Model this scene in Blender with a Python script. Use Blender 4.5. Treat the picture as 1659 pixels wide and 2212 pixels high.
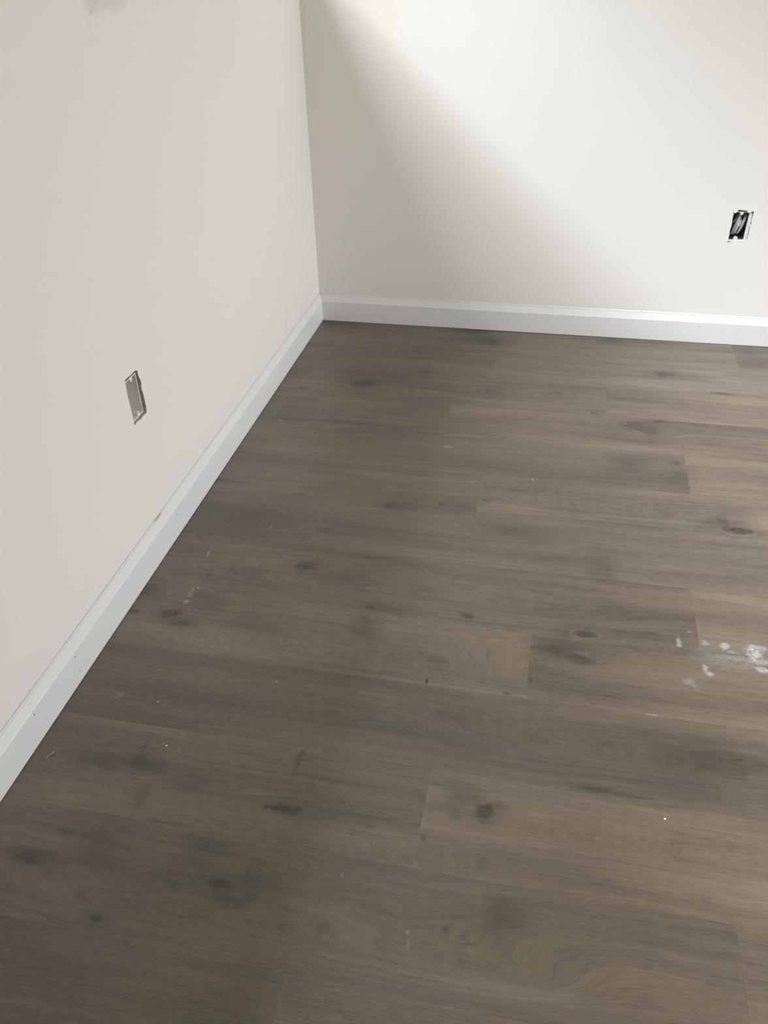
import bpy, bmesh, math, random
import numpy as np
from mathutils import Vector, Matrix, noise
from mathutils.geometry import tessellate_polygon

SC = bpy.context.scene
for o in list(bpy.data.objects):
    bpy.data.objects.remove(o)
COL = SC.collection

# ------------------------------------------------------------------ camera
def make_camera():
    yaw, pitch, roll = -0.2177, 0.6165, -0.0266
    cy, sy, cp, sp = math.cos(yaw), math.sin(yaw), math.cos(pitch), math.sin(pitch)
    f = Vector((sy*cp, cy*cp, -sp)); r = Vector((cy, -sy, 0)); u = r.cross(f)
    cr, sr = math.cos(roll), math.sin(roll)
    r2 = cr*r + sr*u; u2 = -sr*r + cr*u
    m = Matrix((( r2.x, u2.x, -f.x, 0.7919), (r2.y, u2.y, -f.y, -2.674), (r2.z, u2.z, -f.z, 1.1406), (0, 0, 0, 1)))
    c = bpy.data.cameras.new('camera'); c.sensor_fit = 'VERTICAL'; c.sensor_height = 24.0
    c.lens = 24.0*1804.2/2212; c.clip_start = 0.02; c.clip_end = 200
    o = bpy.data.objects.new('camera', c); COL.objects.link(o); o.matrix_world = m
    SC.camera = o
make_camera()

# ------------------------------------------------------------------ light and exposure
SKY_STRENGTH = 5.2
SUN_STRENGTH = 1.88; SUN_ANGLE = 16.0; SUN_DIR = (1.0, 0.32, -0.93)   # low hazy sun, the way its light travels
SKY_COLOR = (0.93, 0.955, 1.0)
EXPOSURE = 1.42
SC.view_settings.view_transform = 'Standard'; SC.view_settings.look = 'None'
SC.view_settings.gamma = 1; SC.view_settings.use_curve_mapping = False
SC.view_settings.exposure = EXPOSURE
try:
    SC.cycles.use_denoising = True
    SC.cycles.max_bounces = 16; SC.cycles.diffuse_bounces = 12; SC.cycles.glossy_bounces = 6
    SC.cycles.transparent_max_bounces = 12
    SC.cycles.caustics_reflective = False; SC.cycles.caustics_refractive = False
    SC.cycles.sample_clamp_indirect = 6.0
except Exception:
    pass
w = bpy.data.worlds.new('overcast_sky'); SC.world = w; w.use_nodes = True
bg = w.node_tree.nodes['Background']
bg.inputs[0].default_value = (*SKY_COLOR, 1); bg.inputs[1].default_value = SKY_STRENGTH

sl = bpy.data.lights.new('hazy_sun', 'SUN'); sl.energy = SUN_STRENGTH; sl.angle = math.radians(SUN_ANGLE); sl.color = (0.74, 0.86, 1.0)
so = bpy.data.objects.new('hazy_sun', sl); COL.objects.link(so); so.rotation_euler = Vector(SUN_DIR).to_track_quat('-Z', 'Y').to_euler(); so.location = (-4, -4, 5)

# room dimensions
T = 0.010            # baseboard thickness: drywall faces sit at x=-T and y=+T
RX, RY, H = 3.30, -4.30, 2.44
W1 = dict(y0=-2.70, y1=-0.07, z0=1.09, z1=2.26)      # window in the left wall, over the frame

W2 = dict(y0=-1.72, y1=-0.42, z0=0.06, z1=2.05)          # unseen glazed opening added in the right wall for fill light
def portal(name, loc, rot, sx, sy):
    l = bpy.data.lights.new(name, 'AREA'); l.shape = 'RECTANGLE'; l.size = sx; l.size_y = sy
    l.cycles.is_portal = True
    o = bpy.data.objects.new(name, l); COL.objects.link(o); o.location = loc; o.rotation_euler = rot
portal('window_light_portal', (-T-0.02, (W1['y0']+W1['y1'])/2, (W1['z0']+W1['z1'])/2), (0, -math.pi/2, 0), W1['z1']-W1['z0'], W1['y1']-W1['y0'])

portal('fill_opening_portal', (RX+0.02, (W2['y0']+W2['y1'])/2, (W2['z0']+W2['z1'])/2), (0, math.pi/2, 0), W2['z1']-W2['z0'], W2['y1']-W2['y0'])

# ------------------------------------------------------------------ helpers
def obj(name, bm, mats, parent=None, smooth=False):
    bmesh.ops.remove_doubles(bm, verts=bm.verts, dist=1e-6)
    bmesh.ops.recalc_face_normals(bm, faces=bm.faces)
    me = bpy.data.meshes.new(name); bm.to_mesh(me); bm.free()
    for m in (mats if isinstance(mats, (list, tuple)) else [mats]): me.materials.append(m)
    if smooth:
        for p in me.polygons: p.use_smooth = True
    o = bpy.data.objects.new(name, me); COL.objects.link(o)
    if parent is not None: o.parent = parent
    return o
def struct(o): o['kind'] = 'structure'; return o
def thing(name, label, cat, loc, group=None):
    o = bpy.data.objects.new(name, None); COL.objects.link(o); o.location = loc; o.empty_display_size = 0.03
    return tag(o, label, cat, group)
def tag(o, label, cat, group=None):
    o['label'] = label; o['category'] = cat
    if group: o['group'] = group
    return o
def box(bm, a, b):
    vs = [bm.verts.new((x, y, z)) for x in (a[0], b[0]) for y in (a[1], b[1]) for z in (a[2], b[2])]
    for f in ((0,1,3,2), (4,6,7,5), (0,4,5,1), (2,3,7,6), (0,2,6,4), (1,5,7,3)):
        bm.faces.new([vs[i] for i in f])
def slab(bm, loops, to3, d0, d1):
    """polygon with holes (2-D loops, first is the outline), thick from depth d0 to d1"""
    pts = [p for l in loops for p in l]
    tris = tessellate_polygon([[Vector((p[0], p[1], 0)) for p in l] for l in loops])
    A = [bm.verts.new(to3(p[0], p[1], d0)) for p in pts]; B = [bm.verts.new(to3(p[0], p[1], d1)) for p in pts]
    for t in tris:
        try:
            bm.faces.new([A[i] for i in t]); bm.faces.new([B[i] for i in reversed(t)])
        except ValueError: pass
    k = 0
    for l in loops:
        n = len(l)
        for i in range(n):
            j = (i+1) % n
            bm.faces.new((A[k+i], A[k+j], B[k+j], B[k+i]))
        k += n
def tube(bm, pts, r, n=8):
    pts = [Vector(p) for p in pts]; rings = []; a = None
    pts = [p for i, p in enumerate(pts) if i == 0 or (p-pts[i-1]).length > 1e-6]
    for i, p in enumerate(pts):
        d = (pts[min(i+1, len(pts)-1)] - pts[max(i-1, 0)]).normalized()
        if a is None: a = d.cross(Vector((0.3, 0.2, 1))).normalized()
        a = (a - d*a.dot(d)).normalized(); b = d.cross(a)
        rings.append([bm.verts.new(p + r*(math.cos(2*math.pi*k/n)*a + math.sin(2*math.pi*k/n)*b)) for k in range(n)])
    for i in range(len(rings)-1):
        for k in range(n):
            bm.faces.new((rings[i][k], rings[i][(k+1) % n], rings[i+1][(k+1) % n], rings[i+1][k]))
    bm.faces.new(rings[0]); bm.faces.new(list(reversed(rings[-1])))
def spline(pts, n=8):
    out = []
    P = [Vector(p) for p in pts]; P = [P[0]] + P + [P[-1]]
    for i in range(1, len(P)-2):
        for k in range(n):
            t = k/n; a, b, c, d = P[i-1], P[i], P[i+1], P[i+2]
            out.append(0.5*((2*b) + (c-a)*t + (2*a-5*b+4*c-d)*t*t + (3*b-a-3*c+d)*t**3))
    out.append(P[-2]); return out

# ------------------------------------------------------------------ materials
def mat(name, col, rough=0.6, spec=0.5):
    m = bpy.data.materials.new(name); m.use_nodes = True
    b = m.node_tree.nodes['Principled BSDF']
    b.inputs['Base Color'].default_value = (*col, 1); b.inputs['Roughness'].default_value = rough
    b.inputs['Specular IOR Level'].default_value = spec
    return m, m.node_tree, b
def N(nt, typ, **kw):
    n = nt.nodes.new(typ)
    for k, v in kw.items():
        if isinstance(v, (int, float, str, bool)) and hasattr(n, k): setattr(n, k, v)
    return n
def math_(nt, op, a, b=None, clamp=False):
    n = nt.nodes.new('ShaderNodeMath'); n.operation = op; n.use_clamp = clamp
    for i, v in enumerate((a, b)):
        if v is None: continue
        if isinstance(v, (int, float)): n.inputs[i].default_value = v
        else: nt.links.new(v, n.inputs[i])
    return n.outputs[0]
def mixc(nt, fac, a, b, mode='MIX'):
    n = nt.nodes.new('ShaderNodeMix'); n.data_type = 'RGBA'; n.blend_type = mode
    if isinstance(fac, (int, float)): n.inputs[0].default_value = fac
    else: nt.links.new(fac, n.inputs[0])
    for i, v in ((6, a), (7, b)):
        if isinstance(v, tuple): n.inputs[i].default_value = (*v, 1)
        else: nt.links.new(v, n.inputs[i])
    return n.outputs[2]
def noise_tex(nt, vec, scale, detail=3, rough=0.5, dist=0):
    n = nt.nodes.new('ShaderNodeTexNoise'); n.inputs['Scale'].default_value = scale
    n.inputs['Detail'].default_value = detail; n.inputs['Roughness'].default_value = rough
    n.inputs['Distortion'].default_value = dist
    if vec is not None: nt.links.new(vec, n.inputs['Vector'])
    return n.outputs['Fac']
def mapping(nt, vec, scale=(1, 1, 1), loc=(0, 0, 0)):
    n = nt.nodes.new('ShaderNodeMapping'); n.inputs['Scale'].default_value = scale; n.inputs['Location'].default_value = loc
    nt.links.new(vec, n.inputs['Vector']); return n.outputs[0]
def maprange(nt, v, a, b, c=0.0, d=1.0, smooth=False):
    n = nt.nodes.new('ShaderNodeMapRange'); n.interpolation_type = 'SMOOTHSTEP' if smooth else 'LINEAR'
    nt.links.new(v, n.inputs[0])
    for i, x in zip((1, 2, 3, 4), (a, b, c, d)): n.inputs[i].default_value = x
    return n.outputs[0]
def bump(nt, b, height, strength, dist):
    n = nt.nodes.new('ShaderNodeBump'); n.inputs['Strength'].default_value = strength; n.inputs['Distance'].default_value = dist
    nt.links.new(height, n.inputs['Height']); nt.links.new(n.outputs[0], b.inputs['Normal'])
def ellipse_mask(nt, pos, c, r, soft=0.3, wob=0.0):
    """soft elliptical spot round point c with radii r (object coordinates)"""
    v = mapping(nt, pos, (1/r[0], 1/r[1], 1/r[2]), (-c[0]/r[0], -c[1]/r[1], -c[2]/r[2]))
    n = nt.nodes.new('ShaderNodeVectorMath'); n.operation = 'LENGTH'; nt.links.new(v, n.inputs[0])
    d = n.outputs['Value']
    if wob: d = math_(nt, 'ADD', d, math_(nt, 'MULTIPLY', math_(nt, 'SUBTRACT', noise_tex(nt, pos, 60, 4, 0.6), 0.5), wob))
    return maprange(nt, d, 1-soft, 1+soft, 1, 0, True)

PAINT = (0.80, 0.768, 0.733)
def wall_paint(name, patch=False):
    m, nt, b = mat(name, PAINT, 0.62, 0.35)
    tc = N(nt, 'ShaderNodeTexCoord').outputs['Object']
    bump(nt, b, noise_tex(nt, tc, 420, 3, 0.6), 0.05, 0.0006)
    if patch:
        # grey unpainted joint-compound smear on the wall below the window, with ragged tails
        a = ellipse_mask(nt, tc, (-T, -1.125, 1.058), (0.05, 0.088, 0.036), 0.30, 1.1)
        a2 = ellipse_mask(nt, tc, (-T, -1.180, 1.048), (0.05, 0.034, 0.026), 0.35, 1.0)
        t1 = ellipse_mask(nt, tc, (-T, -1.2005, 1.026), (0.05, 0.0035, 0.006), 0.4, 0.4)
        t2 = ellipse_mask(nt, tc, (-T, -1.2140, 1.030), (0.05, 0.006, 0.020), 0.5, 0.6)
        t3 = ellipse_mask(nt, tc, (-T, -1.1080, 1.0255), (0.05, 0.004, 0.005), 0.5, 0.4)
        t4 = ellipse_mask(nt, tc, (-T, -1.0450, 1.038), (0.05, 0.03, 0.007), 0.5, 0.8)
        s = math_(nt, 'MAXIMUM', math_(nt, 'MULTIPLY', a, 0.6), math_(nt, 'MULTIPLY', a2, 0.75))
        s = math_(nt, 'MAXIMUM', s, t1)
        for q, k in ((t2, .25), (t3, .6), (t4, .45)): s = math_(nt, 'MAXIMUM', s, math_(nt, 'MULTIPLY', q, k))
        s = math_(nt, 'MULTIPLY', s, maprange(nt, noise_tex(nt, mapping(nt, tc, (1, 1, 2.5)), 90, 4, 0.6), 0.3, 0.7, 0.75, 1.0))
        nt.links.new(mixc(nt, s, PAINT, (0.60, 0.59, 0.575)), b.inputs['Base Color'])
    return m
M_WALL = wall_paint('white_wall_paint'); M_WALL_L = wall_paint('white_wall_paint_with_compound_smear', True)
M_GYPSUM, nt, b = mat('torn_drywall_edge', (0.42, 0.38, 0.33), 0.95, 0.1)
tc = N(nt, 'ShaderNodeTexCoord').outputs['Object']
nt.links.new(mixc(nt, maprange(nt, noise_tex(nt, tc, 500, 4, 0.7), 0.4, 0.62), (0.36, 0.32, 0.27), (0.88, 0.85, 0.80)), b.inputs['Base Color'])
M_CAVITY, nt, b = mat('stud_cavity_wood', (0.16, 0.12, 0.09), 0.9, 0.1)
M_CEIL, nt, b = mat('ceiling_paint', (0.80, 0.80, 0.79), 0.8, 0.2)
M_TRIM, nt, b = mat('semi_gloss_trim_paint', (0.755, 0.747, 0.742), 0.38, 0.45)
tc = N(nt, 'ShaderNodeTexCoord').outputs['Object']
bump(nt, b, noise_tex(nt, mapping(nt, tc, (1, 1, 3)), 160, 2, 0.5), 0.04, 0.0005)
M_TRIM_L, nt, b = mat('semi_gloss_trim_paint_with_rust_spot', (0.755, 0.747, 0.742), 0.38, 0.45)
tc = N(nt, 'ShaderNodeTexCoord').outputs['Object']
M_CAULK, nt, b = mat('paintable_caulk', (0.70, 0.69, 0.665), 0.7, 0.2)
tc = N(nt, 'ShaderNodeTexCoord').outputs['Object']
sp = ellipse_mask(nt, tc, (-0.006, -1.333, 0.092), (0.02, 0.016, 0.02), 0.35, 0.8)
nt.links.new(mixc(nt, math_(nt, 'MULTIPLY', sp, 0.8), (0.70, 0.69, 0.665), (0.50, 0.36, 0.22)), b.inputs['Base Color'])
M_NAIL, nt, b = mat('dark_nail_hole', (0.10, 0.095, 0.09), 0.8, 0.2)
M_GLASS = bpy.data.materials.new('window_glass'); M_GLASS.use_nodes = True
nt = M_GLASS.node_tree; nt.nodes.clear()
o_ = nt.nodes.new('ShaderNodeOutputMaterial'); mx = nt.nodes.new('ShaderNodeMixShader')
tr = nt.nodes.new('ShaderNodeBsdfTransparent'); gl = nt.nodes.new('ShaderNodeBsdfGlossy'); gl.inputs['Roughness'].default_value = 0.02
mx.inputs[0].default_value = 0.06; nt.links.new(tr.outputs[0], mx.inputs[1]); nt.links.new(gl.outputs[0], mx.inputs[2]); nt.links.new(mx.outputs[0], o_.inputs[0])
M_VINYL, nt, b = mat('white_vinyl', (0.80, 0.80, 0.79), 0.4, 0.4)
M_PLASTIC, nt, b = mat('grey_box_plastic', (0.80, 0.79, 0.765), 0.5, 0.35)
M_PLASTIC_D, nt, b = mat('dusty_dark_box_plastic', (0.13, 0.13, 0.125), 0.75, 0.25)
tc = N(nt, 'ShaderNodeTexCoord').outputs['Object']
nt.links.new(mixc(nt, maprange(nt, noise_tex(nt, tc, 130, 4, 0.65), 0.42, 0.66), (0.13, 0.125, 0.11), (0.42, 0.42, 0.41)), b.inputs['Base Color'])
M_OVERSPRAY, nt, b = mat('paint_overspray_on_plastic', (0.80, 0.79, 0.77), 0.6, 0.3)
M_WIRE, nt, b = mat('grey_cable_sheath', (0.50, 0.49, 0.48), 0.5, 0.4)
tc = N(nt, 'ShaderNodeTexCoord').outputs['Object']
nt.links.new(mixc(nt, maprange(nt, noise_tex(nt, tc, 180, 3, 0.6), 0.4, 0.65), (0.40, 0.39, 0.38), (0.70, 0.69, 0.68)), b.inputs['Base Color'])
M_GROUND, nt, b = mat('outdoor_lawn', (0.13, 0.16, 0.08), 0.95, 0.1)
M_SOFFIT, nt, b = mat('painted_soffit', (0.45, 0.44, 0.42), 0.8, 0.2)
M_BLOCKER, nt, b = mat('sky_blocker_brown', (0.17, 0.15, 0.13), 0.9, 0.1)
M_CRUMB, nt, b = mat('white_plaster_crumb', (0.86, 0.85, 0.82), 0.8, 0.2)
M_SHAVING, nt, b = mat('tan_wood_shaving', (0.42, 0.34, 0.25), 0.8, 0.2)
M_SPLINT, nt, b = mat('dark_wood_splinter', (0.06, 0.05, 0.045), 0.8, 0.2)

def wood_material():
    m, nt, b = mat('grey_brown_oak_laminate', (0.2, 0.17, 0.14), 0.5, 0.95)
    def attr(n, out='Fac'):
        a = nt.nodes.new('ShaderNodeAttribute'); a.attribute_name = n; return a.outputs[out]
    V = attr('grain', 'Vector')        # x along the board, y warped grain coordinate, z board seed
    stain, tone, chalk, light = attr('stain'), attr('tone'), attr('chalk'), attr('light')
    warmth = attr('warmth')
    ring = noise_tex(nt, mapping(nt, V, (1.6, 75, 7)), 1.0, 4, 0.55)          # growth rings
    streak = noise_tex(nt, mapping(nt, V, (5.5, 170, 5)), 1.0, 4, 0.62)         # streaks
    fibre = noise_tex(nt, mapping(nt, V, (48, 560, 3)), 1.0, 3, 0.62)           # open pores
    broad = noise_tex(nt, mapping(nt, V, (2.0, 13, 9)), 1.0, 4, 0.55)           # broad light and dark bands
    speck = noise_tex(nt, mapping(nt, V, (70, 330, 1)), 1.0, 2, 0.5)
    hue = noise_tex(nt, mapping(nt, V, (1.6, 9, 13), (5, 2, 1)), 1.0, 2, 0.5)
    k = math_(nt, 'MULTIPLY', math_(nt, 'SUBTRACT', broad, 0.5), 1.1)
    k = math_(nt, 'ADD', k, math_(nt, 'MULTIPLY', math_(nt, 'SUBTRACT', ring, 0.5), 0.60))
    k = math_(nt, 'ADD', k, math_(nt, 'MULTIPLY', math_(nt, 'SUBTRACT', streak, 0.5), 0.5))
    k = math_(nt, 'ADD', k, math_(nt, 'MULTIPLY', math_(nt, 'SUBTRACT', fibre, 0.5), 0.8))
    k = math_(nt, 'ADD', k, math_(nt, 'MULTIPLY', math_(nt, 'SUBTRACT', speck, 0.5), 0.16))
    mott = noise_tex(nt, mapping(nt, V, (60, 95, 2)), 1.0, 3, 0.6)
    k = math_(nt, 'ADD', k, math_(nt, 'MULTIPLY', math_(nt, 'SUBTRACT', mott, 0.5), 0.34))
    k = math_(nt, 'ADD', k, 0.5)
    pore = maprange(nt, noise_tex(nt, mapping(nt, V, (75, 900, 6), (3, 7, 2)), 1.0, 2, 0.5), 0.62, 0.72)     # short dark open pores
    base = mixc(nt, maprange(nt, k, 0.05, 0.95), WOOD_DARK, WOOD_LIGHT)
    base = mixc(nt, maprange(nt, hue, 0.35, 0.68, 0, 0.35), base, mixc(nt, 1.0, base, (0.985, 1.0, 0.965), 'MULTIPLY'))
    base = mixc(nt, maprange(nt, warmth, 0, 1, 0, 0.7), base, mixc(nt, 1.0, base, (1.07, 0.97, 0.90), 'MULTIPLY'))
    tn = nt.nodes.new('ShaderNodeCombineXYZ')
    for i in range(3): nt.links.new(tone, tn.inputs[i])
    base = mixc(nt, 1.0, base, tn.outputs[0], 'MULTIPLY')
    base = mixc(nt, math_(nt, 'MULTIPLY', pore, 0.42), base, mixc(nt, 1.0, base, (0.42, 0.40, 0.38), 'MULTIPLY'))
    brk = maprange(nt, noise_tex(nt, mapping(nt, V, (55, 190, 4)), 1.0, 4, 0.65), 0.33, 0.67, 0.62, 1.28)
    sb = math_(nt, 'MULTIPLY', math_(nt, 'MULTIPLY', stain, brk), maprange(nt, fibre, 0.3, 0.7, 0.8, 1.15), True)
    base = mixc(nt, sb, base, mixc(nt, 1.0, base, (0.215, 0.200, 0.190), 'MULTIPLY'))
    base = mixc(nt, light, base, mixc(nt, 1.0, base, (1.55, 1.52, 1.45), 'MULTIPLY'))
    P = N(nt, 'ShaderNodeTexCoord').outputs['Object']
    cn = maprange(nt, noise_tex(nt, mapping(nt, P, (1, 1, 1)), 120, 6, 0.75, 1.2), 0.40, 0.60)
    ca = math_(nt, 'MULTIPLY', chalk, math_(nt, 'ADD', math_(nt, 'MULTIPLY', cn, 0.82), 0.12), True)
    base = mixc(nt, ca, base, (0.52, 0.51, 0.52))
    nt.links.new(base, b.inputs['Base Color'])
    nt.links.new(maprange(nt, k, 0.2, 0.8, FLOOR_ROUGH+0.05, FLOOR_ROUGH-0.04), b.inputs['Roughness'])
    bump(nt, b, math_(nt, 'ADD', math_(nt, 'MULTIPLY', fibre, 0.8), math_(nt, 'MULTIPLY', ring, 0.5)), 0.6, 0.0016)
    return m
WOOD_DARK = (0.047, 0.0350, 0.0245); WOOD_LIGHT = (0.200, 0.159, 0.118); FLOOR_ROUGH = 0.36
M_WOOD = wood_material()

# ------------------------------------------------------------------ walls
random.seed(4)
L_HOLE = [(-1.3403, .4238), (-1.33, .4245), (-1.318, .4232), (-1.2985, .4236), (-1.2872, .4205), (-1.2878, .4086), (-1.2840, .3990), (-1.2814, .3896), (-1.2862, .3816), (-1.2835, .3660),
          (-1.2826, .3525), (-1.2832, .3430), (-1.2818, .3340), (-1.2850, .3262), (-1.2897, .3240), (-1.3000, .3250), (-1.3141, .3236), (-1.3260, .3262), (-1.3419, .3250), (-1.3413, .3529), (-1.3423, .3747), (-1.3431, .3926), (-1.3415, .4116)]
B_HOLE = [(1.280, .4168), (1.288, .4190), (1.299, .4193), (1.313, .4178), (1.3387, .4165), (1.3379, .3986), (1.3370, .3890), (1.3392, .3793), (1.3372, .3700), (1.338, .3558), (1.3372, .3430),
          (1.3375, .334), (1.3313, .3258), (1.320, .3246), (1.303, .3262), (1.2825, .3232), (1.2839, .3438), (1.2830, .3600), (1.2848, .3733), (1.2824, .3966), (1.2838, .4060)]
def rect(a, b, c, d): return [(a, b), (c, b), (c, d), (a, d)]
E = 0.16
def build_wall(name, outline, holes, to3, m, extra=None):
    """drywall sheet 13 mm, cavity, outer sheathing; holes given as (loop, through)"""
    bm = bmesh.new()
    slab(bm, [outline] + [h for h, thr in holes], to3, 0.0, 0.013)
    slab(bm, [outline] + [h for h, thr in holes if thr], to3, 0.11, 0.15)
    bmesh.ops.recalc_face_normals(bm, faces=bm.faces)
    o = obj(name, bm, [m, M_GYPSUM, M_CAVITY])
    me = o.data
    for p in me.polygons:
        c = p.center
        u, v, d = outline_uvd(name, c)
        if d > 0.0131: p.material_index = 2
        elif d > 0.0126: p.material_index = 2
        elif 0.0005 < d < 0.0125 and p.area < 0.01:
            p.material_index = 1
    return struct(o)
def outline_uvd(name, c):
    if name == 'wall_left': return c.y, c.z, -T - c.x
    if name == 'wall_back': return c.x, c.z, c.y - T
    if name == 'wall_right': return c.y, c.z, c.x - RX
    return c.x, c.z, RY - c.y
build_wall('wall_left', rect(RY-E, -0.02, T+0.013, H+0.02), [(L_HOLE, False), (rect(W1['y0'], W1['z0'], W1['y1'], W1['z1']), True)], lambda u, v, d: (-T-d, u, v), M_WALL_L)
build_wall('wall_back', rect(-T, -0.02, RX+E, H+0.02), [(B_HOLE, False)], lambda u, v, d: (u, T+d, v), M_WALL)
build_wall('wall_right', rect(RY-E, -0.02, T, H+0.02), [(rect(W2['y0'], W2['z0'], W2['y1'], W2['z1']), True)], lambda u, v, d: (RX+d, u, v), M_WALL)
build_wall('wall_rear', rect(-T, -0.02, RX, H+0.02), [], lambda u, v, d: (u, RY-d, v), M_WALL)
bm = bmesh.new(); box(bm, (-T-E, RY-E, H), (RX+E, T+E, H+0.10)); struct(obj('ceiling', bm, M_CEIL))

# windows: liner, frame, panes
def window(name, to3, u0, u1, v0, v1):
    bm = bmesh.new()
    e = 0.012
    slab(bm, [rect(u0, v0, u1, v1), rect(u0+e, v0+e, u1-e, v1-e)], to3, 0.0, 0.15)
    w_ = struct(obj(name, bm, M_WALL))
    bm = bmesh.new(); mid = (u0+u1)/2; a = e+0.001; f = 0.045
    slab(bm, [rect(u0+a, v0+a, u1-a, v1-a), rect(u0+a+f, v0+a+f, mid-0.022, v1-a-f), rect(mid+0.022, v0+a+f, u1-a-f, v1-a-f)], to3, 0.085, 0.125)
    obj('window_frame', bm, M_VINYL, w_)
    for (p, q) in ((u0+a+f-0.004, mid-0.018), (mid+0.018, u1-a-f+0.004)):
        bm = bmesh.new(); slab(bm, [rect(p, v0+a+f-0.004, q, v1-a-f+0.004)], to3, 0.103, 0.107)
        obj('window_pane', bm, M_GLASS, w_)
window('window_1', lambda u, v, d: (-T-d, u, v), W1['y0'], W1['y1'], W1['z0'], W1['z1'])
window('fill_opening', lambda u, v, d: (RX+d, u, v), W2['y0'], W2['y1'], W2['z0'], W2['z1'])  # added source of fill light, out of view

# outdoors: lawn, unseen roof eave limiting the high sky, added block hiding the low sky
EAVE = 0.50
bm = bmesh.new(); box(bm, (-30, -30, -0.60), (30, 30, -0.45)); struct(obj('ground', bm, M_GROUND))
bm = bmesh.new(); box(bm, (-T-0.15-EAVE, RY-0.8, 2.62), (-T-0.151, 1.2, 2.68)); box(bm, (-T-0.17-EAVE, RY-0.8, 2.58), (-T-0.15-EAVE, 1.2, 2.76)); struct(obj('roof_eave_1', bm, M_SOFFIT))  # unseen roof eave, its reach set to limit the high sky
BLOCKER_X, BLOCKER_Z = -4.5, 4.9
bm = bmesh.new(); box(bm, (BLOCKER_X-5, -14, -0.45), (BLOCKER_X, 9, BLOCKER_Z)); struct(obj('sky_blocker', bm, M_BLOCKER))  # added outside, unseen: keeps low sky light out of the left window

# ------------------------------------------------------------------ baseboards
HF, HB = 0.070, 0.0905
def sweep(bm, prof, runs):
    """prof: list of (in, z); runs: function(in) -> list of path points"""
    rows = []
    for (i, z) in prof: rows.append([bm.verts.new((*p, z)) for p in runs(i)])
    n = len(prof); L = len(rows[0])
    for a in range(n):
        b_ = (a+1) % n
        for k in range(L-1):
            bm.faces.new((rows[a][k], rows[a][k+1], rows[b_][k+1], rows[b_][k]))
    bm.faces.new([r[0] for r in rows]); bm.faces.new([r[-1] for r in reversed(rows)])
PROF = [(0.0, 0.0012), (0.0, HF-0.0012), (-0.0004, HF-0.0003), (-0.0010, HF+0.0007), (-0.0070, HB-0.0014), (-0.0082, HB-0.0004), (-T+0.0001, HB), (-T+0.0001, 0.0012)]
def ys(i): return [(i, y) for y in (RY+0.011, -3.0, -2.0, -1.0, -0.0 - i)]
bm = bmesh.new(); sweep(bm, PROF, ys); bb_l = struct(obj('baseboard_left', bm, M_TRIM))
bm = bmesh.new(); sweep(bm, PROF, lambda i: [(0.0 + i, -i), (1.0, -i), (2.0, -i), (RX-0.011, -i)]); bb_b = struct(obj('baseboard_back', bm, M_TRIM))
bm = bmesh.new(); sweep(bm, PROF, lambda i: [(RX-T-i, RY+0.011), (RX-T-i, -0.011)]); struct(obj('baseboard_right', bm, M_TRIM))
bm = bmesh.new(); sweep(bm, PROF, lambda i: [(0.001, RY+T+i), (RX-T-0.001, RY+T+i)]); struct(obj('baseboard_rear', bm, M_TRIM))
# caulk beads along the top edges
def bead(name, runs, parent, n=260):
    bm = bmesh.new(); rows = []
    for k in range(n+1):
        t = k/n; wv = 0.0005*noise.noise(Vector((t*37, 3.1, parent_seed[name]))) ; 
        pr = [(-0.0072, HB-0.0010), (-0.0078, HB+0.0006), (-0.0088+wv*0.3, HB+0.0020+wv), (-T+0.00005, HB+0.0040+wv*2), (-T+0.00005, HB-0.002)]
        rows.append([bm.verts.new(runs(t, i, z)) for i, z in pr])
    for k in range(n):
        for a in range(5):
            bm.faces.new((rows[k][a], rows[k+1][a], rows[k+1][(a+1) % 5], rows[k][(a+1) % 5]))
    bm.faces.new(rows[0]); bm.faces.new(list(reversed(rows[-1])))
    obj('caulk_bead', bm, M_CAULK, parent, True)
parent_seed = {'l': 1.3, 'b': 7.7}
bead('l', lambda t, i, z: (i, RY+0.02 + t*(-i - RY-0.02), z), bb_l, 700)
bead('b', lambda t, i, z: (i + t*(RX-0.02-i), -i, z), bb_b, 500)
def nail(p, axis, parent, r=0.0011):
    bm = bmesh.new(); bmesh.ops.create_uvsphere(bm, u_segments=10, v_segments=6, radius=r)
    for v in bm.verts:
        v.co.z *= 1.35; v.co[axis] *= 0.35
        v.co += Vector(p)
    obj('nail_hole', bm, M_NAIL, parent, True)
for y, z, r in ((-1.865, .0599, .0013), (-1.7271, .0599, .0011), (-1.7258, .0227, .0011), (-1.265, .0535, .0012), (-1.2738, .0195, .0010)): nail((0, y, z), 0, bb_l, r)
M_NAIL_F, nt, b = mat('filled_nail_hole', (0.60, 0.59, 0.59), 0.8, 0.2)
for x, z, r in ((.0802, .0621, .0026), (.0116, .0211, .0018), (.8555, .059, .0024), (.862, .0125, .002), (1.2515, .0567, .003), (1.2541, .0124, .0018), (.4729, .0191, .0018), (.4127, .0153, .0014)):
    nail((x, 0, z), 1, bb_b, r); COL.objects[-1].data.materials[0] = M_NAIL_F

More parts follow.
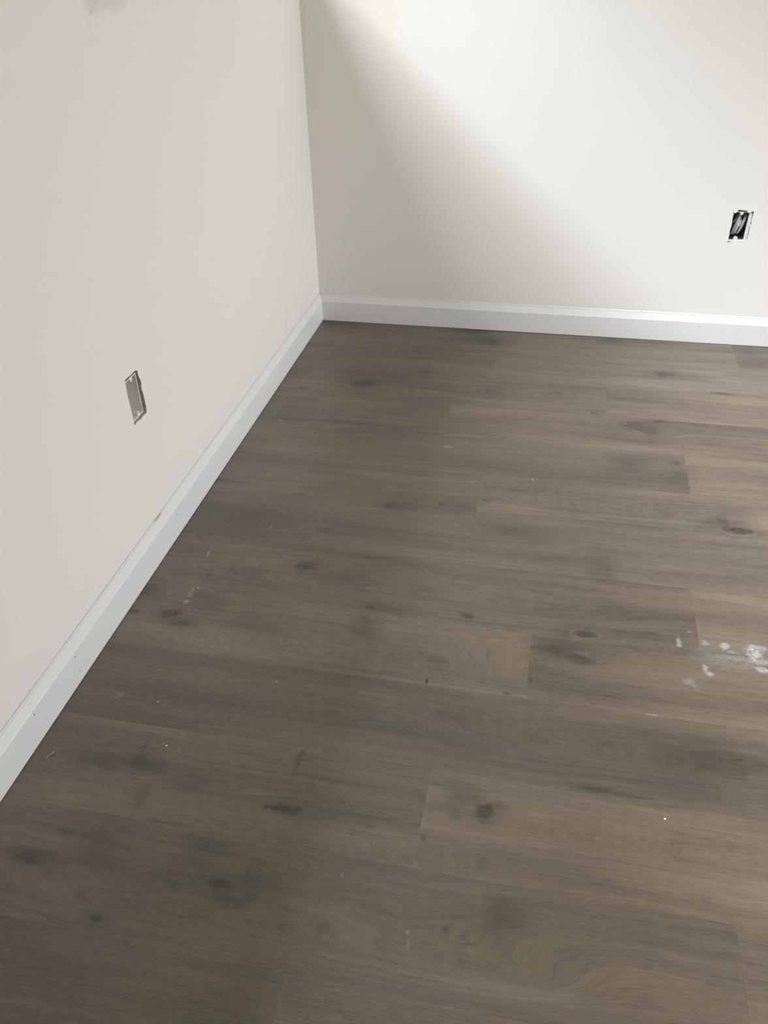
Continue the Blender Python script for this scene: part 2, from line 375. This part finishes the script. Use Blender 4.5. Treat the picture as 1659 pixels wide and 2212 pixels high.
# ------------------------------------------------------------------ floor
PW, Y0 = 0.18, 0.1843
ENDS = {1: (.6266,), 3: (.530,), 4: (1.1557,), 5: (.6594,), 6: (.3014,), 7: (1.1254,), 8: (.8097,), 10: (.668,), 11: (1.1204,), 12: (.5318,), 0: (1.36,), 2: (.96,), 9: (1.24,), 13: (1.3,)}
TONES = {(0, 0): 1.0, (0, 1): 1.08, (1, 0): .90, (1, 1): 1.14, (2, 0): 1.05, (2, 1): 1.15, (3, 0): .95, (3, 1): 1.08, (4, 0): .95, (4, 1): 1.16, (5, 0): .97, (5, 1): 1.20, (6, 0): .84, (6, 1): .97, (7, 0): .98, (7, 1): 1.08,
         (8, 0): 1.10, (8, 1): 1.02, (9, 0): .82, (9, 1): .92, (10, 0): .97, (10, 1): 1.10, (11, 0): .88, (11, 1): .90, (12, 0): .70, (12, 1): .88, (13, 0): .70}  # own board tones, plus light falloff: right boards raised, lower-left ones lowered
# knots and stains of the boards: kind, x, y, half-length, half-width, strength
FEATURES = [
    ('k', 0.583, -0.09, 0.03, 0.0295, 0.75),
    ('c', 0.526, -0.018, 0.077, 0.0348, 0.5),
    ('c', 0.618, -0.088, 0.0449, 0.0443, 0.3),
    ('s', 0.513, -0.093, 0.0121, 0.0111, 0.4),
    ('k', 0.251, -0.454, 0.0305, 0.0241, 0.7),
    ('c', 0.332, -0.409, 0.0767, 0.0402, 0.35),
    ('c', 0.197, -0.392, 0.0638, 0.0284, 0.3),
    ('s', 0.17, -0.454, 0.0098, 0.0091, 0.5),
    ('s', 0.078, -0.512, 0.011, 0.0088, 0.5),
    ('s', 0.42, -0.353, 0.0253, 0.0159, 0.6),
    ('s', 0.402, -0.482, 0.0081, 0.0117, 0.4),
    ('c', 0.025, -0.416, 0.05, 0.0471, 0.4),
    ('k', 1.138, -0.249, 0.0273, 0.0162, 0.6),
    ('c', 1.209, -0.26, 0.0676, 0.0224, 0.25),
    ('s', 1.294, -0.355, 0.026, 0.009, 0.5),
    ('s', 0.931, -0.536, 0.0114, 0.0082, 0.5),
    ('s', 0.628, -0.445, 0.0268, 0.0177, 0.4),
    ('c', 0.667, -0.393, 0.0476, 0.0305, 0.2),
    ('k', 1.035, -0.595, 0.0295, 0.0233, 0.6),
    ('k', 1.077, -0.606, 0.0195, 0.0359, 0.5),
    ('s', 1.105, -0.553, 0.0347, 0.0106, 0.6),
    ('c', 1.072, -0.587, 0.0736, 0.0468, 0.35),
    ('c', 1.147, -0.564, 0.0737, 0.0367, 0.2),
    ('c', 1.017, -0.791, 0.0688, 0.0496, 0.4),
    ('s', 1.022, -0.796, 0.032, 0.0112, 0.55),
    ('s', 1.007, -0.826, 0.0249, 0.011, 0.45),
    ('s', 1.129, -0.767, 0.0183, 0.0091, 0.55),
    ('c', 1.127, -0.831, 0.0446, 0.0433, 0.3),
    ('l', 1.094, -0.737, 0.0464, 0.014, 0.4),
    ('c', 0.98, -0.029, 0.0444, 0.0298, 0.35),
    ('c', 1.389, -0.048, 0.0426, 0.0287, 0.3),
    ('k', 1.244, -1.035, 0.0284, 0.0127, 0.75),
    ('c', 1.214, -1.017, 0.0513, 0.0297, 0.5),
    ('s', 1.277, -1.035, 0.0162, 0.0109, 0.45),
    ('c', 1.24, -0.972, 0.0417, 0.023, 0.25),
    ('s', 0.451, -1.078, 0.0141, 0.0076, 0.7),
    ('c', 0.462, -1.074, 0.0435, 0.0227, 0.3),
    ('s', 0.223, -1.065, 0.0157, 0.0058, 0.6),
    ('s', 0.575, -1.049, 0.0065, 0.0038, 0.5),
    ('s', 0.674, -1.014, 0.0109, 0.0078, 0.5),
    ('c', 0.002, -1.034, 0.0696, 0.0122, 0.35),
    ('k', 0.321, -1.33, 0.0199, 0.0123, 0.75),
    ('c', 0.395, -1.352, 0.0731, 0.021, 0.3),
    ('c', 0.255, -1.46, 0.0755, 0.0137, 0.2),
    ('s', 0.121, -1.396, 0.0049, 0.0059, 0.5),
    ('k', 0.087, -1.526, 0.0187, 0.0131, 0.8),
    ('c', 0.119, -1.548, 0.0415, 0.0153, 0.6),
    ('s', 0.013, -1.535, 0.0094, 0.0065, 0.6),
    ('c', 0.004, -1.46, 0.0438, 0.0281, 0.55),
    ('c', 0.146, -1.465, 0.0573, 0.0415, 0.3),
    ('s', -0.005, -1.453, 0.0176, 0.0085, 0.5),
    ('c', 0.282, -1.539, 0.0816, 0.0329, 0.2),
    ('s', 0.484, -1.436, 0.0139, 0.0055, 0.75),
    ('c', 0.522, -1.435, 0.0555, 0.0137, 0.35),
    ('s', 0.683, -1.427, 0.0127, 0.0054, 0.75),
    ('s', 0.67, -1.422, 0.0082, 0.0041, 0.5),
    ('k', 0.913, -1.439, 0.0193, 0.0091, 0.7),
    ('c', 0.909, -1.423, 0.0443, 0.0186, 0.3),
    ('s', 1.036, -1.413, 0.0088, 0.004, 0.6),
    ('c', 1.031, -1.423, 0.0872, 0.0105, 0.35),
    ('k', 0.898, -1.504, 0.0222, 0.0159, 0.65),
    ('c', 0.871, -1.494, 0.0473, 0.0298, 0.5),
    ('s', 0.776, -1.619, 0.009, 0.0044, 0.6),
    ('s', 0.816, -1.577, 0.0033, 0.0069, 0.6),
    ('s', 0.629, -1.614, 0.0021, 0.0045, 0.7),
    ('c', 0.487, -1.491, 0.0344, 0.0364, 0.4),
    ('r', 0.787, -1.707, 0.0388, 0.014, 0.1),
    ('r', 0.493, -1.559, 0.0437, 0.0146, 0.1),
    ('r', 0.799, -2.11, 0.0361, 0.0179, 0.1),
    ('r', 0.701, -1.978, 0.0535, 0.0182, 0.0),
    ('c', 0.712, -1.738, 0.1003, 0.039, 0.28),
    ('c', 0.673, -1.688, 0.0877, 0.0363, 0.3),
    ('k', 0.19, -1.882, 0.0199, 0.0123, 0.75),
    ('c', 0.212, -1.885, 0.0458, 0.0175, 0.5),
    ('c', 0.131, -1.89, 0.1001, 0.0158, 0.45),
    ('c', 0.289, -1.894, 0.0676, 0.0223, 0.3),
    ('s', 0.18, -1.852, 0.0039, 0.0164, 0.5),
    ('s', 0.236, -1.883, 0.0266, 0.0052, 0.3),
    ('k', 0.456, -1.922, 0.0202, 0.0073, 0.7),
    ('s', 0.434, -1.924, 0.0159, 0.002, 0.8),
    ('c', 0.516, -1.921, 0.0856, 0.0273, 0.3),
    ('c', 0.603, -1.977, 0.0748, 0.0192, 0.2),
    ('s', 0.274, -1.98, 0.0429, 0.0023, 0.35),
    ('k', 0.096, -2.076, 0.018, 0.0097, 0.75),
    ('c', 0.115, -2.075, 0.038, 0.0167, 0.4),
    ('k', 0.396, -2.063, 0.016, 0.0095, 0.75),
    ('c', 0.421, -2.08, 0.0327, 0.0119, 0.6),
    ('c', 0.44, -2.053, 0.0266, 0.0308, 0.35),
    ('k', 0.331, -2.075, 0.0087, 0.0061, 0.55),
    ('k', 0.242, -2.143, 0.0091, 0.0056, 0.6),
    ('c', 0.353, -2.013, 0.038, 0.0277, 0.38),
    ('c', 0.191, -2.032, 0.0456, 0.0364, 0.35),
    ('s', 0.13, -2.026, 0.0114, 0.0081, 0.45),
    ('s', 0.321, -1.994, 0.007, 0.0068, 0.4),
    ('c', 0.804, -2.029, 0.0305, 0.0321, 0.4),
    ('c', 0.787, -2.053, 0.0251, 0.013, 0.25),
    ('k', 0.761, -1.871, 0.0156, 0.0132, 0.7),
    ('k', 0.781, -1.858, 0.0185, 0.0101, 0.4),
    ('c', 0.733, -1.848, 0.0325, 0.0239, 0.45),
    ('c', 0.714, -1.875, 0.0427, 0.0116, 0.3),
    ('c', 1.135, -1.702, 0.0963, 0.0385, 0.4),
    ('c', 1.071, -1.764, 0.0865, 0.0361, 0.25),
    ('s', 0.931, -1.796, 0.0325, 0.0053, 0.65),
    ('s', 0.984, -1.797, 0.043, 0.0044, 0.4),
    ('s', 0.448, -1.831, 0.0046, 0.0317, 0.4),
    ('c', 0.22, -1.947, 0.0103, 0.0243, 0.35),
    ('s', 0.676, -1.932, 0.0035, 0.0054, 0.5),
    ('c', 0.945, -1.238, 0.0308, 0.0629, 0.35),
    ('c', 0.837, -1.209, 0.1184, 0.0098, 0.25),
    ('c', 0.751, -1.13, 0.0721, 0.0282, 0.35),
    ('c', 0.804, -1.147, 0.0508, 0.0242, 0.2),
    ('s', 0.727, -2.066, 0.0038, 0.0019, 0.6),
    ('c', 0.233, -1.078, 0.1002, 0.0154, 0.15),
    ('c', 0.206, -2.213, 0.0744, 0.0338, 0.2),
    ('s', 0.563, -2.096, 0.0089, 0.0076, 0.3),
    ('l', 0.486, -1.488, 0.0091, 0.013, 0.0),
    ('l', 0.755, -1.037, 0.0642, 0.0342, 0.3),
    ('l', 0.842, -1.078, 0.0834, 0.0182, 0.3),
    ('l', 0.796, -0.519, 0.1676, 0.0222, 0.35),
    ('l', 0.95, -0.522, 0.127, 0.0165, 0.25),
    ('l', 1.022, -0.192, 0.1263, 0.0203, 0.3),
    ('l', 0.713, -1.615, 0.0742, 0.0156, 0.35),
    ('l', 0.605, -1.582, 0.0851, 0.0187, 0.2),
    ('l', 1.149, -1.818, 0.0689, 0.0084, 0.25),
    ('l', 0.935, -1.38, 0.0721, 0.0138, 0.15),
    ('c', 0.281, -1.039, 0.0675, 0.119, 0.1),
    ('c', 0.081, -0.942, 0.0953, 0.0434, 0.15),
    ('c', 0.08, -0.692, 0.0781, 0.0521, 0.15),
    ('c', 0.16, -1.178, 0.0971, 0.0714, 0.25),
    ('c', 0.346, -0.803, 0.1098, 0.0377, 0.12),
    ('c', 0.99, -1.356, 0.0543, 0.0281, 0.12),
    ('c', 0.499, -2.187, 0.072, 0.0224, 0.2),
    ('c', 0.907, -1.942, 0.0927, 0.0445, 0.12),
]
# chalky plaster smears on the boards: x, y, half-length, half-width, strength
CHALK = [
    (1.088, -1.429, 0.0035, 0.0091, 0.7),
    (1.111, -1.396, 0.0052, 0.0027, 0.5),
    (1.136, -1.422, 0.006, 0.0052, 0.7),
    (1.171, -1.427, 0.006, 0.0077, 0.8),
    (1.181, -1.437, 0.0102, 0.0038, 0.4),
    (1.222, -1.435, 0.0101, 0.0178, 0.9),
    (1.235, -1.415, 0.0119, 0.0052, 0.6),
    (1.196, -1.455, 0.0336, 0.0075, 0.45),
    (1.233, -1.455, 0.0117, 0.0062, 0.6),
    (1.233, -1.475, 0.0099, 0.0061, 0.9),
    (1.13, -1.49, 0.0042, 0.0073, 0.8),
    (1.138, -1.503, 0.0083, 0.0048, 0.8),
    (1.16, -1.486, 0.01, 0.0036, 0.4),
    (1.096, -1.53, 0.0074, 0.007, 0.35),
    (1.106, -1.537, 0.0041, 0.0046, 0.25),
    (1.163, -1.462, 0.0504, 0.0149, 0.2),
    (0.091, -1.321, 0.0016, 0.0143, 0.6),
    (0.198, -1.205, 0.0021, 0.0052, 0.9),
    (0.104, -1.465, 0.0048, 0.0069, 0.55),
    (0.106, -1.486, 0.0047, 0.0068, 0.7),
    (0.104, -1.45, 0.0029, 0.0056, 0.5),
    (0.104, -1.439, 0.0015, 0.0085, 0.4),
    (0.114, -1.442, 0.0029, 0.0021, 0.7),
    (0.678, -2.08, 0.0013, 0.0032, 0.6),
    (0.681, -2.093, 0.0016, 0.005, 0.6),
    (0.682, -2.102, 0.0012, 0.0025, 0.4),
    (0.568, -2.013, 0.001, 0.0028, 0.5),
    (0.068, -0.716, 0.0065, 0.0051, 0.5),
    (0.037, -0.643, 0.002, 0.0432, 0.25),
    (0.034, -0.556, 0.002, 0.0573, 0.18),
    (0.549, -0.781, 0.0096, 0.0047, 0.5),
    (0.088, -1.747, 0.005, 0.0052, 0.35),
    (1.029, -1.622, 0.0094, 0.0016, 0.5),
]
def sm_noise(x, y, seed):
    """cheap smooth value noise, arrays in, about -1..1 out"""
    r = np.random.RandomState(seed); g = r.uniform(-1, 1, (64, 64))
    xi = np.floor(x).astype(int); yi = np.floor(y).astype(int); fx = x-xi; fy = y-yi
    fx = fx*fx*(3-2*fx); fy = fy*fy*(3-2*fy)
    a = g[xi % 64, yi % 64]; b = g[(xi+1) % 64, yi % 64]; c = g[xi % 64, (yi+1) % 64]; d = g[(xi+1) % 64, (yi+1) % 64]
    return (a*(1-fx)+b*fx)*(1-fy) + (c*(1-fx)+d*fx)*fy
def smoothstep(a, b, v):
    t = np.clip((v-a)/(b-a), 0, 1); return t*t*(3-2*t)

def board_fields(x, y, row, k, seed):
    """grain coordinate, stain, chalk, light for sample points of one board"""
    ylo, yhi = -(Y0+row*PW), -(Y0+(row-1)*PW)
    yc = (ylo+yhi)/2
    v = y + 0.016*sm_noise(x*1.9+seed, y*7, seed % 97) + 0.006*sm_noise(x*6+seed, y*16, seed % 89) + 0.0014*sm_noise(x*22, y*40+seed, 5)
    slope = 0.035*sm_noise(np.array([seed*1.37]), np.array([0.5]), 11)[0]
    v = v + slope*(x-0.8)
    stain = np.zeros_like(x); chalk = np.zeros_like(x); light = np.zeros_like(x)
    wob = 0.30*sm_noise(x*34, y*55, 23) + 0.32*sm_noise(x*95, y*130, 31) + 0.16*sm_noise(x*230, y*300, 37)
    for (ty, fx_, fy_, sx, sy, amt) in FEATURES:
        if not (ylo-0.012 < fy_ < yhi+0.012): continue
        sy_ = max(sy, 0.004)
        dx = (x-fx_)/sx; dy = (y-fy_)/sy_
        r = np.sqrt(dx*dx+dy*dy)
        if ty == 'k':
            R = max(sx, sy_*1.3)*0.75
            ex, ey = (x-fx_)/1.9, (y-fy_)
            d = np.sqrt(ex*ex+ey*ey)+1e-5
            psi = ey*(1-np.clip((R/d)**2, 0, 1)) - ey
            v = v + psi*np.exp(-(d/(4*R))**2)
            inner = smoothstep(R*1.15, R*0.8, d)
            v = v*(1-inner) + inner*(yc + d*1.6)
            stain = np.maximum(stain, min(1, amt*1.4)*smoothstep(1.65, .55, r+wob))
            crack = np.exp(-((y-fy_-0.12*(x-fx_)-0.004*sm_noise(x*90, y*0+fx_*10, 3))/0.0016)**2)*smoothstep(1.1, .4, np.abs(dx))
            stain = np.maximum(stain, min(1, amt*1.25)*crack*0.9)
            stain = np.maximum(stain, 0.6*amt*np.exp(-((x-fx_)/(sx*2.4))**2-((y-fy_)/(sy_*1.7))**2))
        elif ty == 'c':
            stain = np.maximum(stain, amt*1.4*np.exp(-1.0*np.clip(r+wob*0.7, 0, 9)**2.3))
        elif ty == 's':
            stain = np.maximum(stain, min(1, amt*1.3)*smoothstep(1.6, .4, r+wob*0.8))
        elif ty == 'r':
            s_ = 0.030 if sy_ > 0.02 else 0.024
            ex, ey = (x-fx_)/4.5, (y-fy_)
            v = v + 1.9*s_*np.exp(-(ex*ex+ey*ey)/(s_*s_))
        elif ty == 'l':
            light = np.maximum(light, amt*np.exp(-1.1*np.clip(r+wob*0.6, 0, 9)**2))
    if (row, k) in ARCHES:
        xa, ya, direction, s = ARCHES[(row, k)]
        d = np.sqrt((y-ya)**2 + (s*0.03)**2 + 1e-6) + direction*s*(x-xa)
        wgt = np.exp(-((y-ya)/0.040)**2)*smoothstep(-0.55, -0.2, -np.abs(x-xa))
        v = v*(1-wgt) + wgt*(yc+d)
    for (cx, cy, rx, ry, a) in CHALK:
        rr = np.sqrt(((x-cx)/rx)**2 + ((y-cy)/ry)**2)
        chalk = np.maximum(chalk, a*smoothstep(1.7, .3, rr+wob*1.4))
    return v, stain, chalk, light
ARCHES = {(5, 1): (1.12, -0.985, -1, .16), (3, 0): (.30, -.60, 1, .10), (8, 0): (.55, -1.56, 1, .14), (9, 0): (1.15, -1.70, -1, .12), (11, 0): (.45, -2.09, 1, .13), (10, 1): (1.0, -1.86, 1, .07), (7, 0): (.55, -1.36, 1, .12), (2, 0): (.9, -.43, -1, .1)}

def build_floor():
    VS = []; FS = []; A = {k: [] for k in ('grain', 'stain', 'tone', 'chalk', 'light', 'warmth')}
    base = 0
    rng = np.random.RandomState(9)
    def patch(x0, x1, y0, y1, nx, ny, row, k, tone, seed, warm):
        nonlocal base
        g = 0.00015
        xs = np.linspace(x0+g, x1-g, nx); yy = np.linspace(y0+g*0.7, y1-g*0.7, ny)
        X, Y = np.meshgrid(xs, yy); X = X.ravel(); Y = Y.ravel()
        v, s, c, l = board_fields(X, Y, row, k, seed)
        edge = np.minimum(np.abs(X-x0), np.abs(X-x1))
        l = np.maximum(l, 0.42*smoothstep(0.0030, 0.0008, edge)*(row < 14))      # rubbed, slightly paler board ends
        Z = np.zeros_like(X)
        VS.append(np.stack([X, Y, Z], 1))
        idx = np.arange(nx*ny).reshape(ny, nx)
        FS.append(np.stack([idx[:-1, :-1], idx[:-1, 1:], idx[1:, 1:], idx[1:, :-1]], -1).reshape(-1, 4)+base)
        base += nx*ny
        A['grain'].append(np.stack([X+seed*3.17, v, np.full_like(X, seed*1.71)], 1))
        A['stain'].append(s); A['chalk'].append(c); A['light'].append(l)
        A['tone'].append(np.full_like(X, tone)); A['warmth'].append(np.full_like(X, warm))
    for row in range(0, 25):
        y1 = -(Y0+(row-1)*PW); y0 = y1-PW
        if row == 0: y1 = T
        y0 = max(y0, RY+0.001)
        if y1 <= y0+.003: continue
        ends = list(ENDS.get(row, (rng.uniform(-.3, .9),)))
        cuts = [-T+0.0005]
        e = ends[0]
        while e > -T+0.05: e -= 1.22
        e += 1.22
        while e < RX-0.03: cuts.append(e); e += 1.22
        cuts.append(RX-0.0005)
        first = ends[0] > 0
        for k in range(len(cuts)-1):
            a, b = cuts[k], cuts[k+1]
            kk = k
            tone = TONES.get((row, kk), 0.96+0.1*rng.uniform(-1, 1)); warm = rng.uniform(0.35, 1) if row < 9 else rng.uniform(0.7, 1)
            seed = row*7+k*3+2
            fine_x1 = 1.75
            if y1 < -2.5: patch(a, b, y0, y1, max(3, int((b-a)/0.02)), 10, row, kk, tone, seed, warm)
            else:
                # one board, split in a fine visible stretch and a coarse remainder sharing the edge
                nx = max(3, int((min(b, fine_x1)-a)/0.0022)) if a < fine_x1 else max(3, int((b-a)/0.02))
                ny = 112 if a < fine_x1 else 10
                if a < fine_x1 < b: nx = int((b-a)/0.0022)
                patch(a, b, y0, y1, nx, ny, row, kk, tone, seed, warm)
    V = np.concatenate(VS); F = np.concatenate(FS)
    me = bpy.data.meshes.new('floor')
    me.vertices.add(len(V)); me.vertices.foreach_set('co', V.astype(np.float32).ravel())
    me.loops.add(len(F)*4); me.loops.foreach_set('vertex_index', F.astype(np.int32).ravel())
    me.polygons.add(len(F)); me.polygons.foreach_set('loop_start', np.arange(0, len(F)*4, 4, dtype=np.int32))
    me.update(calc_edges=True)
    for n in ('stain', 'tone', 'chalk', 'light', 'warmth'):
        at = me.attributes.new(n, 'FLOAT', 'POINT'); at.data.foreach_set('value', np.concatenate(A[n]).astype(np.float32))
    at = me.attributes.new('grain', 'FLOAT_VECTOR', 'POINT'); at.data.foreach_set('vector', np.concatenate(A['grain']).astype(np.float32).ravel())
    me.materials.append(M_WOOD)
    o = bpy.data.objects.new('floor', me); COL.objects.link(o); struct(o)
    # subfloor directly below (shows only as the hairline joints), same floor object family
    bm = bmesh.new(); box(bm, (-T-E, RY-E, -0.10), (RX+E, T+E, -0.0012))
    s = obj('subfloor', bm, M_SUB, o)
M_SUB, nt, b = mat('dark_subfloor', (0.20, 0.17, 0.14), 0.9, 0.1)
build_floor()

# ------------------------------------------------------------------ electrical boxes in the wall cut-outs
def electrical_box(label, loc, W, Hh, rec, wall, m_in, m_rim, depth=0.070):
    """local frame: u across the opening, v up, d into the wall"""
    t = thing('electrical_box', label, 'electrical box', loc)
    L = (lambda u, v, d: (-d, u, v)) if wall == 'left' else (lambda u, v, d: (u, d, v))
    e = 0.0016; r0, r1 = rec, rec+depth
    bm = bmesh.new()
    slab(bm, [rect(-W/2, -Hh/2, W/2, Hh/2), rect(-W/2+e, -Hh/2+e, W/2-e, Hh/2-e)], L, r0+0.0012, r1-0.002)
    slab(bm, [rect(-W/2, -Hh/2, W/2, Hh/2)], L, r1-0.002, r1)
    obj('box_shell', bm, m_in, t)
    bm = bmesh.new()
    slab(bm, [rect(-W/2-0.0003, -Hh/2-0.0003, W/2+0.0003, Hh/2+0.0003), rect(-W/2+e+0.0002, -Hh/2+e+0.0002, W/2-e-0.0002, Hh/2-e-0.0002)], L, r0, r0+0.0014)
    obj('box_rim', bm, m_rim, t)
    return t, L
def screw_tab(t, L, u, v, up, m, rec, w_=0.0045):
    """rounded ear with a screw hole, reaching inward from the rim"""
    out = []
    n = 14
    for k in range(n+1):
        a = math.pi*k/n; out.append((u+w_*math.cos(a), v + up*(0.004+w_*0.9*math.sin(a))))
    out = [(u+w_, v)] + out + [(u-w_, v)]
    hole = [(u+0.0013*math.cos(2*math.pi*k/10), v+up*0.0052+0.0013*math.sin(2*math.pi*k/10)) for k in range(10)]
    bm = bmesh.new(); slab(bm, [out, hole], L, rec+0.0004, rec+0.012)
    tb = obj('screw_tab', bm, m, t)
    bm = bmesh.new(); slab(bm, [[(u+0.0013*math.cos(2*math.pi*k/10), v+up*0.0052+0.0013*math.sin(2*math.pi*k/10)) for k in range(10)]], L, rec+0.0035, rec+0.011)
    obj('screw_hole', bm, M_PLASTIC, tb)

W_, H_ = 0.0480, 0.0870
tL, LL = electrical_box('empty grey electrical box in the ragged hole low on the left wall', (-T, -1.3162, 0.3735), W_, H_, 0.003, 'left', M_PLASTIC, M_OVERSPRAY)
screw_tab(tL, LL, 0.004, H_/2-0.0018, -1, M_OVERSPRAY, 0.003)
screw_tab(tL, LL, 0.004, -H_/2+0.0018, 1, M_OVERSPRAY, 0.003)
tB, LB = electrical_box('dusty electrical box with folded grey cables in the hole on the back wall', (1.3065, T, 0.3710), 0.0490, 0.0850, 0.003, 'back', M_PLASTIC_D, M_OVERSPRAY)
# thick painted flange on the right side and foot of the back box
bm = bmesh.new(); slab(bm, [rect(0.0222, -0.0450, 0.0300, 0.0400)], LB, 0.0022, 0.016); slab(bm, [rect(-0.024, -0.0450, 0.0222, -0.0400)], LB, 0.0022, 0.010)
obj('painted_flange', bm, M_OVERSPRAY, tB)
screw_tab(tB, LB, 0.0, 0.0415, -1, M_OVERSPRAY, 0.002, 0.0048)
screw_tab(tB, LB, -0.002, -0.0405, 1, M_OVERSPRAY, 0.002, 0.0056)
def cable(pts, r=0.0027):
    bm = bmesh.new(); tube(bm, spline([LB(*p) for p in pts], 10), r, 10); obj('cable', bm, M_WIRE, tB, True)
cable([(-0.016, -0.034, 0.050), (-0.013, -0.026, 0.024), (-0.010, -0.006, 0.014), (-0.003, 0.018, 0.013), (0.000, 0.028, 0.026), (-0.004, 0.020, 0.048)], 0.0040)
cable([(-0.008, -0.036, 0.050), (-0.006, -0.024, 0.022), (-0.004, -0.006, 0.011), (0.003, 0.012, 0.014), (0.006, 0.020, 0.034)], 0.0036)
cable([(0.002, -0.030, 0.046), (0.003, -0.022, 0.020), (0.007, -0.004, 0.012), (0.013, 0.018, 0.013), (0.016, 0.026, 0.028), (0.010, 0.030, 0.050)], 0.0038)
cable([(-0.018, -0.010, 0.050), (-0.017, 0.002, 0.030), (-0.010, 0.014, 0.022), (-0.006, 0.026, 0.040)], 0.0030)
# torn drywall paper flecks hanging at the hole edges
def fleck(t, L, pts, m=M_OVERSPRAY):
    bm = bmesh.new(); slab(bm, [pts], L, -0.0008, 0.0006); obj('paper_fleck', bm, m, t)
fleck(tB, LB, [(-0.026, 0.047), (-0.012, 0.0475), (-0.016, 0.0405), (-0.020, 0.0385), (-0.0245, 0.041)])
fleck(tB, LB, [(0.013, 0.0460), (0.030, 0.0460), (0.024, 0.0430), (0.018, 0.0405), (0.015, 0.0425)])
fleck(tB, LB, [(0.0325, 0.004), (0.0322, 0.009), (0.0285, 0.0075), (0.0275, 0.0045), (0.030, 0.0020)])

# ------------------------------------------------------------------ little debris on the boards
def crumb(x, y, r, label, group=None):
    bm = bmesh.new(); bmesh.ops.create_icosphere(bm, subdivisions=2, radius=r)
    random.seed(int(x*1e4))
    for v in bm.verts:
        v.co *= random.uniform(0.75, 1.15); v.co.z *= 0.7
    zmin = min(v.co.z for v in bm.verts)
    for v in bm.verts: v.co.z -= zmin
    o = obj('plaster_crumb', bm, M_CRUMB); o.location = (x, y, 0.0001); tag(o, label, 'plaster crumb', 'tiny white plaster crumbs on the floor'); return o
CR = [(.1616, -1.7525, .0013, 'white plaster crumb on plain dark boards near the middle of the left baseboard'),
      (.2177, -1.8419, .0016, 'white plaster crumb just above the long dark knot near the left baseboard'),
      (.2102, -1.8383, .0009, 'tiniest plaster crumb, left beside a larger one above the dark knot'),
      (1.0358, -1.8312, .0019, 'largest white plaster crumb, on the sweeping grain lines at the lower right'),
      (.3587, -1.6673, .0013, 'white plaster crumb on the wide board left of the ringed grain'),
      (.2121, -1.3476, .0011, 'white plaster crumb left of the small dark knot mid floor'),
      (.1139, -1.4420, .0013, 'white plaster crumb at the tip of the chalky smear by the left baseboard'),
      (.5898, -1.4669, .0011, 'white plaster crumb on the pale board below the twin small knots'),
      (.7806, -.9050, .0016, 'white plaster crumb on the upper seam of the palest board')]
for c in CR: crumb(*c)
bm = bmesh.new(); P_ = spline([(-.004, -.008, .0012), (-.003, -.003, .0022), (.001, .001, .0026), (.002, .006, .0022), (.001, .0085, .0013)], 6)
rows = [[bm.verts.new(Vector(p)+Vector((s*0.0013, s*0.0003, 0.0005*abs(s)))) for s in (-1, 0, 1)] for p in P_]
for a in range(len(rows)-1):
    for s in (0, 1): bm.faces.new((rows[a][s], rows[a][s+1], rows[a+1][s+1], rows[a+1][s]))
sh = obj('wood_shaving', bm, M_SHAVING, smooth=True); sh.location = (.0318, -1.8964, -.0009)
md = sh.modifiers.new('thickness', 'SOLIDIFY'); md.thickness = 0.0004
tag(sh, 'curled tan wood shaving on the floor beside the left baseboard near the bottom', 'wood shaving')
bm = bmesh.new(); tube(bm, [(0, -.006, .0009), (.0006, 0, .0010), (-.0003, .006, .0009)], 0.0008, 6)
spn = obj('wood_splinter', bm, M_SPLINT); spn.location = (.6294, -1.614, 0); tag(spn, 'short dark splinter on the pale board left of its end joint', 'wood splinter')
